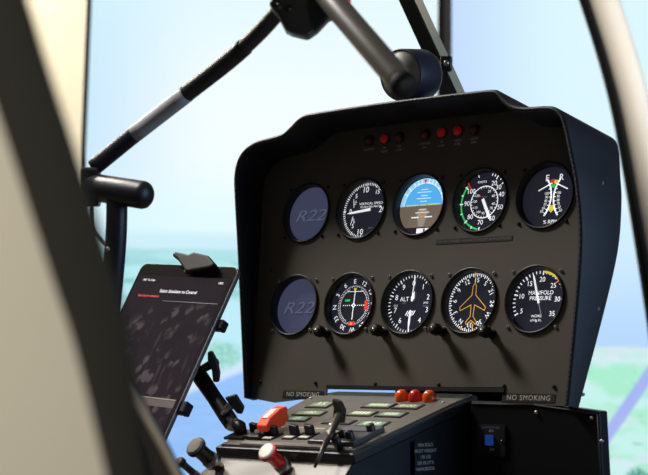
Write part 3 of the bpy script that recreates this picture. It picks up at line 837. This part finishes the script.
# side placard
xs_ = .1055
TSd = frame(Vector((.0985, -.104, .757)), (.088, 1, 0), (0, 0, 1))
m = MB()
for i, s_ in enumerate(('MIN SOLO', 'PILOT WEIGHT', '130 LBS', 'SEE PILOT\'S', 'HANDBOOK')):
    m.text(s_, .0054, 0, .0145 - i * .0068, .0009, mat('side_print', (190, 188, 186), .6), TSd)
m.box((0, .001, .0002), (.036, .037, .001), side_m, TSd)
m.build('weight_placard', con)

# lever on the console front
lv = thing('friction_lever', 'dark flat lever with a square head leaning over the front of the console', 'lever', (.0655, -.214, .775))
lm = mat('lever_dark', (62, 58, 52), .35, .5)
O = lv.location
def lq(x, y, z): return tuple(Vector((x, y, z)) - O)
q0, q1 = Vector((.0716, -.264, .7535)), Vector((.0548, -.204, .8075))
m = MB(); m.tube([tuple(q0 - O), tuple(q0.lerp(q1, .3) - O), tuple(q0.lerp(q1, .56) - O)], [.0014, .0026, .0032], lm, n=10, flat=1.4); m.build('lower_arm', lv)
m = MB(); m.tube([tuple(q0.lerp(q1, .50) - O), tuple(q0.lerp(q1, .62) - O), tuple(q1 - O)], [.0034, .0046, .0054], lm, n=8, flat=.7); m.build('shaft', lv)
m = MB(); Th = frame(Vector((.0535, -.201, .812)) - O, (1, .1, -.15), (.1, 0, 1)); m.prism([(-.006, -.012), (.006, -.013), (.006, .002), (-.001, .0105), (-.0095, .0125), (-.0085, .0065), (-.006, .002)], -.005, .005, lm, Th); m.build('lever_head', lv, bevel=.0015)
m = MB(); m.tube([lq(.0640, -.214, .7715), lq(.0645, -.224, .785)], .005, black_m, n=14); m.build('pivot', lv)

# plungers in front
def plunger(name, label, tip, base, rad, cap_m, body_m, cap_name):
    a = Vector(tip); b = Vector(base); d = (b - a).normalized(); o = thing(name, label, 'knob', tuple(b))
    T = axis_T(a - b, d); L_ = (b - a).length
    MB().lathe([(.0001, -.0016), (rad * .74, -.0015), (rad * .86, -.0006), (rad * .9, .002)], cap_m, T, n=28, smooth=False).build(cap_name, o)
    MB().lathe([(rad, .0015), (rad * 1.02, .003), (rad * .98, .0055), (rad * .72, .007), (rad * .70, .020), (rad * .74, .026)], body_m, T, n=28, caps=(True, True)).build('grip', o)
    MB().lathe([(rad * .62, .026), (rad * .62, .029), (rad * .82, .029), (rad * .82, .038), (rad * .5, .039), (rad * .5, L_)], steel_m, T, n=24, caps=(True, True)).build('collar', o)
    return o
DP = Vector((0, .83, -.55))
def pv(x, y, z): return Vector((x, y, z))
rt = pv(-.0047, -.260, .7675)
plunger('mixture_control', 'red plunger knob with a white cap on the console front', rt, rt + DP * .055, .0112, whitecap_m, redk_m, 'white_cap')
rt = pv(-.1086, -.270, .7699)
plunger('push_pull_knob', 'black plunger knob with a grey cap and silver collar, left of the console front', rt, rt + DP * .055, .0125, mat('grey_cap', (120, 116, 106), .45), black_m, 'grey_cap')
rt = pv(-.128, -.275, .752)
plunger('push_pull_knob', 'small dark plunger knob cut off by the bottom edge, left of the black one', rt, rt + DP * .05, .0060, mat('dark_cap', (60, 60, 66), .45), black_m, 'dark_cap')

# ================================================================== LOWER SIDE PANEL (right of the console)
sp_ = thing('switch_panel', 'plain dark lower panel with one small blue-lit switch, right of the console', 'panel', (0, 0, 0))
def bx(x, z): return Vector((x, -.035, z))
m = MB()
P = [(.113, .8205), (.2026, .8205), (.2884, .8125), (.294, .70), (.294, .0), (.113, .0)]
n = len(P); m.add([(x, -.035, z_) for x, z_ in P] + [(x, -.018, z_) for x, z_ in P], [tuple(range(n)), tuple(range(n, 2 * n))[::-1]] + [(i, (i + 1) % n, (i + 1) % n + n, i + n) for i in range(n)], side_m)
m.build('cover', sp_, bevel=.0015)
m = MB(); edge = mat('edge_strip', (22, 25, 36), .6)
for a, b in (((.115, .8175), (.2026, .8175)), ((.2026, .8175), (.286, .8095)), ((.286, .8095), (.2915, .70))):
    d = Vector((b[0] - a[0], 0, b[1] - a[1])); m.tube([(a[0], -.0352, a[1]), (b[0], -.0352, b[1])], .0010, edge, n=8)
m.build('edge_trim', sp_)
def pxy(x, y): # on plane Y=-.035
    r = (pt(x, y, 1) - CP); s = (-.035 - CP.y) / r.y; return CP + r * s
for x, y in ((536.5, 412.5), (592, 418), (602, 441), (430, 0)):
    if y == 0: continue
    q = pxy(x, y); s = MB(); s.lathe([(.0022, 0), (.002, .0012), (.0001, .0015)], screw_m, frame(q + Vector((0, -.0005, 0)), (1, 0, 0), (0, 0, 1)), n=10); s.build('screw', sp_)
q = pxy(491, 440)
TQ = frame(q, (1, 0, 0), (0, 0, 1))
m = MB(); m.box((.001, 0, .001), (.040, .036, .002), placard_m, TQ); o = m.build('switch_plate', sp_)
m = MB(); m.box((0, 0, .003), (.010, .012, .004), mat('blue_rocker', (30, 50, 110), .25, emit=(46, 96, 200), es=.22), TQ); m.build('blue_switch', o, label='blue lit rocker')
m = MB(); m.text('LANDING', .0042, .001, .0145, .0022, mat('blue_print', (110, 130, 190), .5), TQ, xs=1.4).text('ON', .0042, .002, .0105, .0022, print_m, TQ).text('OFF', .0042, .003, -.011, .0022, print_m, TQ); m.build('switch_text', o)
for x in (-.015, .017):
    s = MB(); s.lathe([(.0018, .002), (.0015, .003), (.0001, .0032)], darkscrew_m, TQ @ Matrix.Translation((x, -.001, 0)), n=10); s.build('screw', o)

# ================================================================== TABLET and its mount
TL, TR_, BR = Vector((-.333, -.147, .994)), Vector((-.156, -.148, .983)), Vector((-.169, -.2685, .766))
X = (TR_ - TL).normalized(); Yd = (TR_ - BR).normalized(); Yd = (Yd - X * X.dot(Yd)).normalized()
cen = TL + (BR - TL) * .5
TT = frame(cen, X, Yd)
tab = thing('tablet', 'black tablet computer in a spring clamp, dark smudged screen turned to the pilot seat', 'tablet', cen, TT.to_3x3())
W_, H_ = .177, .248
def rrect(w, h, r, n=6):
    P = []
    for cx, cy, a0 in ((w / 2 - r, h / 2 - r, 0), (-w / 2 + r, h / 2 - r, 90), (-w / 2 + r, -h / 2 + r, 180), (w / 2 - r, -h / 2 + r, 270)):
        for k in range(n + 1):
            a = math.radians(a0 + 90 * k / n); P.append((cx + r * math.cos(a), cy + r * math.sin(a)))
    return P
m = MB(); m.prism(rrect(W_, H_, .010), -.0075, -.0008, mat('tablet_aluminium', (120, 116, 116), .35, .7)); m.build('back_shell', tab, bevel=.001)
m = MB(); m.prism(rrect(W_ - .002, H_ - .002, .0095), -.0008, 0, mat('tablet_glass', (40, 36, 34), .15, spec=.35)); m.build('front_glass', tab)
g = NG('tablet_picture'); g.X = g.M('MULTIPLY', g.x, 1000.0); g.Y = g.M('MULTIPLY', g.y, 1000.0)
nt = g.nt
c = g.mix(g.noise(.02, .02, 3, 4.), (44, 37, 42), (58, 50, 54))
vz = nt.nodes.new('ShaderNodeTexVoronoi'); cb_ = nt.nodes.new('ShaderNodeCombineXYZ')
wob = g.noise(.09, .09, 3, 7.)
nt.links.new(g.M('ADD', g.M('MULTIPLY', g.X, .068), g.M('MULTIPLY', wob, 1.1)), cb_.inputs[0]); nt.links.new(g.M('ADD', g.M('MULTIPLY', g.Y, .052), g.M('MULTIPLY', g.X, -.02)), cb_.inputs[1])
nt.links.new(cb_.outputs[0], vz.inputs['Vector']); vz.inputs['Scale'].default_value = 1; vz.voronoi_dimensions = '2D'
msk = g.M('MULTIPLY', g.ss(vz.outputs['Distance'], .42, .22), g.ss(g.noise(.028, .022, 2, 12.), .46, .60))
msk = g.M('MULTIPLY', msk, g.ss(g.Y, 75, 55))
c = g.mix(g.M('MULTIPLY', msk, .75), c, (104, 93, 97))
sw_ = g.M('MULTIPLY', g.ss(g.noise(.11, .018, 3, 20.), .60, .70), g.ss(g.Y, 75, 50))
c = g.mix(g.M('MULTIPLY', sw_, .3), c, (104, 92, 96))
e_ = nt.nodes.new('ShaderNodeEmission'); nt.links.new(c, e_.inputs[0]); e_.inputs[1].default_value = .8
gl = nt.nodes.new('ShaderNodeBsdfGlossy'); gl.inputs['Roughness'].default_value = .12; gl.inputs['Color'].default_value = (.04, .04, .04, 1)
ad = nt.nodes.new('ShaderNodeAddShader'); om = nt.nodes.new('ShaderNodeOutputMaterial')
nt.links.new(e_.outputs[0], ad.inputs[0]); nt.links.new(gl.outputs[0], ad.inputs[1]); nt.links.new(ad.outputs[0], om.inputs[0])
m = MB(); m.prism([(-.083, -.104), (.083, -.104), (.083, .106), (-.083, .106)], 0, .0003, g.m); scn = m.build('screen', tab)
m = MB(.001)
m.text('Select Simulator to Control', 6.8, 2, 84, .5, lw, xs=.88).text('10:07  Tue 9 Apr', 4.2, -61, 99, .5, lw, xs=.8).text('100%', 4.2, 70, 99, .5, lw)
m.text('Searching for simulator', 5, -48, 76, .5, lred, xs=.85)
m.line([(-18, 70), (80, 70)], .5, .5, ldim)
m.build('screen_text', scn)
m = MB(.001); m.box((0, -69, .35), (164, 9, .3), mat('dock_bar', (74, 64, 62), .4, emit=(70, 60, 60), es=.8)).box((0, -63, .4), (164, 1.6, .3), mat('dock_line', (130, 120, 112), .4, emit=(110, 100, 94), es=.7)); m.arc(0, 5.5, 0, 360, .55, mat('dock_bar', (0, 0, 0)), c=(20, -84)); m.build('dock', scn)
m = MB(); m.lathe([(.0055, 0), (.0055, .0004), (.0001, .0004)], mat('camera_glass', (70, 66, 64), .2), Matrix.Translation((0, .116, 0)), n=20); m.build('tablet_lens', tab)

mt = thing('tablet_mount', 'black jointed clamp arm carrying the tablet from the console corner', 'mount', (0, 0, 0))
def tb(x, y, z_=0): return TT @ Vector((x, y, z_))
# cradle on the back with gripping fingers
m = MB(); m.box((0, .01, -.0135), (.05, .23, .010), black_m, TT).box((0, .046, -.0135), (.176, .012, .008), black_m, TT).box((0, -.068, -.0135), (.176, .014, .008), black_m, TT); m.build('cradle', mt, bevel=.002)
m = MB()
m.prism([(-.034, .004), (-.030, .010), (-.004, .006), (.004, .010), (.030, .006), (.050, -.006), (.048, -.012), (.022, -.017), (.006, -.020), (-.008, -.010), (-.020, -.002)], .001, .012, matte_m, TT @ Matrix.Translation((.006, .127, .0))).box((.012, .128, -.007), (.04, .006, .02), matte_m, TT)
m.build('top_clamp', mt, bevel=.003)
m = MB(); m.box((.0925, .046, -.011), (.007, .014, .012), matte_m, TT); m.build('side_finger', mt, bevel=.002)
m = MB(); m.box((.0935, -.068, -.010), (.009, .016, .014), matte_m, TT); m.build('side_finger', mt, bevel=.002)
# arm
A0, A1 = pt(197, 372, 2.07), pt(232, 424, 2.03)
ad_ = (A1 - A0).normalized()
m = MB(); m.tube([tuple(tb(.05, -.03, -.014)), tuple(pt(192, 366, 2.075)), tuple(pt(196, 372, 2.07))], .008, black_m, n=16); m.build('upper_ball_joint', mt)
m = MB(); m.tube([tuple(A0), tuple(A0.lerp(A1, .12)), tuple(A0.lerp(A1, .5)), tuple(A0.lerp(A1, .85)), tuple(A1)], [.0098, .0102, .0094, .0102, .0098], black_m, n=18, flat=1.0); m.build('arm', mt)
B0, B1 = pt(196, 372, 2.07), pt(216, 362, 2.045)
m = MB(); m.tube([tuple(B0), tuple(B1)], .0055, black_m, n=12); m.build('knob_stem', mt)
Tk = frame(pt(214, 367, 2.04), RT * .9 - UPV * .25 , UPV * .95 + RT * .28)
m = MB(); m.prism([(x * .82, y * .86) for x, y in [(-.009, .022), (-.002, .023), (.006, .008), (.0095, -.008), (.008, -.021), (-.001, -.021), (-.003, -.004), (-.009, .010)]], -.006, .006, black_m, frame(pt(214, 367, 2.04), RT, UPV)); m.build('wing_knob', mt, bevel=.002)
m = MB(); m.tube([tuple(pt(224, 413, 2.03)), tuple(pt(233, 403, 2.01))], .005, steel_m, n=12); m.build('clamp_bolt', mt)
m = MB(); m.prism([(-.011, .007), (.003, .011), (.013, -.005), (.010, -.013), (.004, -.012), (-.004, -.003)], -.006, .006, black_m, frame(pt(234, 403, 2.01), RT, UPV)); m.build('wing_knob', mt, bevel=.002)
m = MB(); m.tube([tuple(pt(228, 418, 2.02)), tuple(pt(243, 431, 2.0))], .0026, steel_m, n=10); m.build('tie_rod', mt)
m = MB(); bp_ = TCo @ Vector((-.096, .034, .0)); m.tube([tuple(A1), tuple(bp_ + CN * .012), tuple(bp_ + CN * .001)], [.009, .008, .008], black_m, n=16)
m.box((-.096, .034, .002), (.030, .030, .003), black_m, TCo); m.build('base_plate', mt)

# ================================================================== CABIN FRAMES
def slab(name, root, P, mt, depth=.03, bevel=.003):
    "P: points; thick in the direction away from the viewer side"
    n = len(P); m = MB(); d = Vector((FW.x, FW.y, 0)).normalized() * depth
    m.add([tuple(p) for p in P] + [tuple(p + d) for p in P], [tuple(range(n)), tuple(range(n, 2 * n))[::-1]] + [(i, (i + 1) % n, (i + 1) % n + n, i + n) for i in range(n)], mt)
    return m.build(name, root, bevel=bevel)
df = thing('door_frame', 'out of focus cream door frame with a broad black rubber seal, at the left edge', 'door frame', (0, 0, 0))
ctr = [(-28, -60, .78, 34), (-5, 0, .78, 34), (19, 77, .78, 34), (43, 150, .78, 34), (80, 266, .78, 33), (102, 342, .78, 30), (127, 475, .78, 22), (146, 560, .78, 20)]
pts = catmull([pt(x, y, d) for x, y, d, _ in ctr], 5)
rad = catmull([Vector((w_ * d / FPX * .93, 0, 0)) for _, _, d, w_ in ctr], 5)
pts.append(Vector((pts[-1].x - .01, pts[-1].y + .02, 0.002))); rr2 = [r_.x for r_ in rad] + [rad[-1].x]
MB().tube(off(pts), rr2, mat('rubber_seal', (52, 51, 45), .85, spec=.15), n=24, up=FW, flat=.35).build('rubber_seal', df)
m = MB(); seq = ctr[1:]
F = [pt(x - w_ * .6, y, .80) for x, y, d, w_ in seq]; Bk = [pt(x - w_ - 240, y, .81) for x, y, d, w_ in seq]
F.append(Vector((F[-1].x, F[-1].y, .002))); Bk.append(Vector((Bk[-1].x, Bk[-1].y, .002)))
dd = h * .03
k = len(F)
vs = [tuple(p) for p in F] + [tuple(p) for p in Bk] + [tuple(p + dd) for p in F] + [tuple(p + dd) for p in Bk]
fs = [(i, i + 1, k + i + 1, k + i) for i in range(k - 1)] + [(2 * k + i, 3 * k + i, 3 * k + i + 1, 2 * k + i + 1) for i in range(k - 1)] + [(i, 2 * k + i, 2 * k + i + 1, i + 1) for i in range(k - 1)] + [(k + i, k + i + 1, 3 * k + i + 1, 3 * k + i) for i in range(k - 1)] + [(0, k, 3 * k, 2 * k), (k - 1, 3 * k - 1, 4 * k - 1, 2 * k - 1)]
m.add(vs, fs, creamdoor_m, smooth=False); m.build('cream_shell', df)

# seat edge, lower left: curved dark cushion side with a brown grey piping
se = thing('seat_back', 'dark curved seat side with brown grey piping, beside the black door seal', 'seat', (0, 0, 0))
edge_p = [(121, 368), (130, 386), (148, 420), (163, 447), (177, 475), (193, 510)]
ep = catmull([pt(x, y, 1.25) for x, y in edge_p], 4)
MB().tube(off(ep + [Vector((ep[-1].x, ep[-1].y, .35))]), .0034, mat('piping_brown', (150, 138, 118), .6), n=12).build('piping', se)
P = [p.copy() for p in ep] + [Vector((ep[-1].x, ep[-1].y, .35)), pt(60, 510, 1.27).xy.to_3d() + Vector((0, 0, .35)), pt(60, 372, 1.27)]
slab('cushion', se, P, mat('cushion_dark', (40, 37, 33), .9, bump=.4, bscale=300, var=.2, vscale=20), .05, .004)
ip = catmull([pt(x, y, 1.235) for x, y in ((118, 400), (128, 425), (136, 450), (141, 480), (145, 510))], 4)
MB().tube(off(ip + [Vector((ip[-1].x, ip[-1].y, .35))]), .003, mat('seam_grey', (78, 74, 68), .6), n=10).build('seam', se)
m = MB(); q = pt(100, 500, 1.29); m.box((q.x, q.y + .0, .18), (.16, .05, .36), matte_m); m.build('seat_base', se)

# right windscreen post: cream tube with a black seal
wp_ = thing('windscreen_post', 'cream windscreen post with black edge seal curving down the right side', 'post', (0, 0, 0))
cp = [(584, -60), (603.5, 0), (619.5, 50), (633, 100), (645, 160), (658, 238), (672, 330), (685, 430), (696, 540)]
cps = catmull([pt(x, y, 1.5) for x, y in cp], 4)
cps.append(Vector((cps[-1].x, cps[-1].y, .002)))
MB().tube(off(cps), .0140, cream_m, n=28, up=FW).build('cream_tube', wp_)
sps = catmull([pt(x - 19.5, y, 1.495) for x, y in cp], 4)
sps.append(Vector((sps[-1].x, sps[-1].y, .002)))
MB().tube(off(sps), .0042, mat('post_seal', (14, 14, 14), .8, spec=.15), n=14, up=FW, flat=2.2).build('black_seal', wp_)
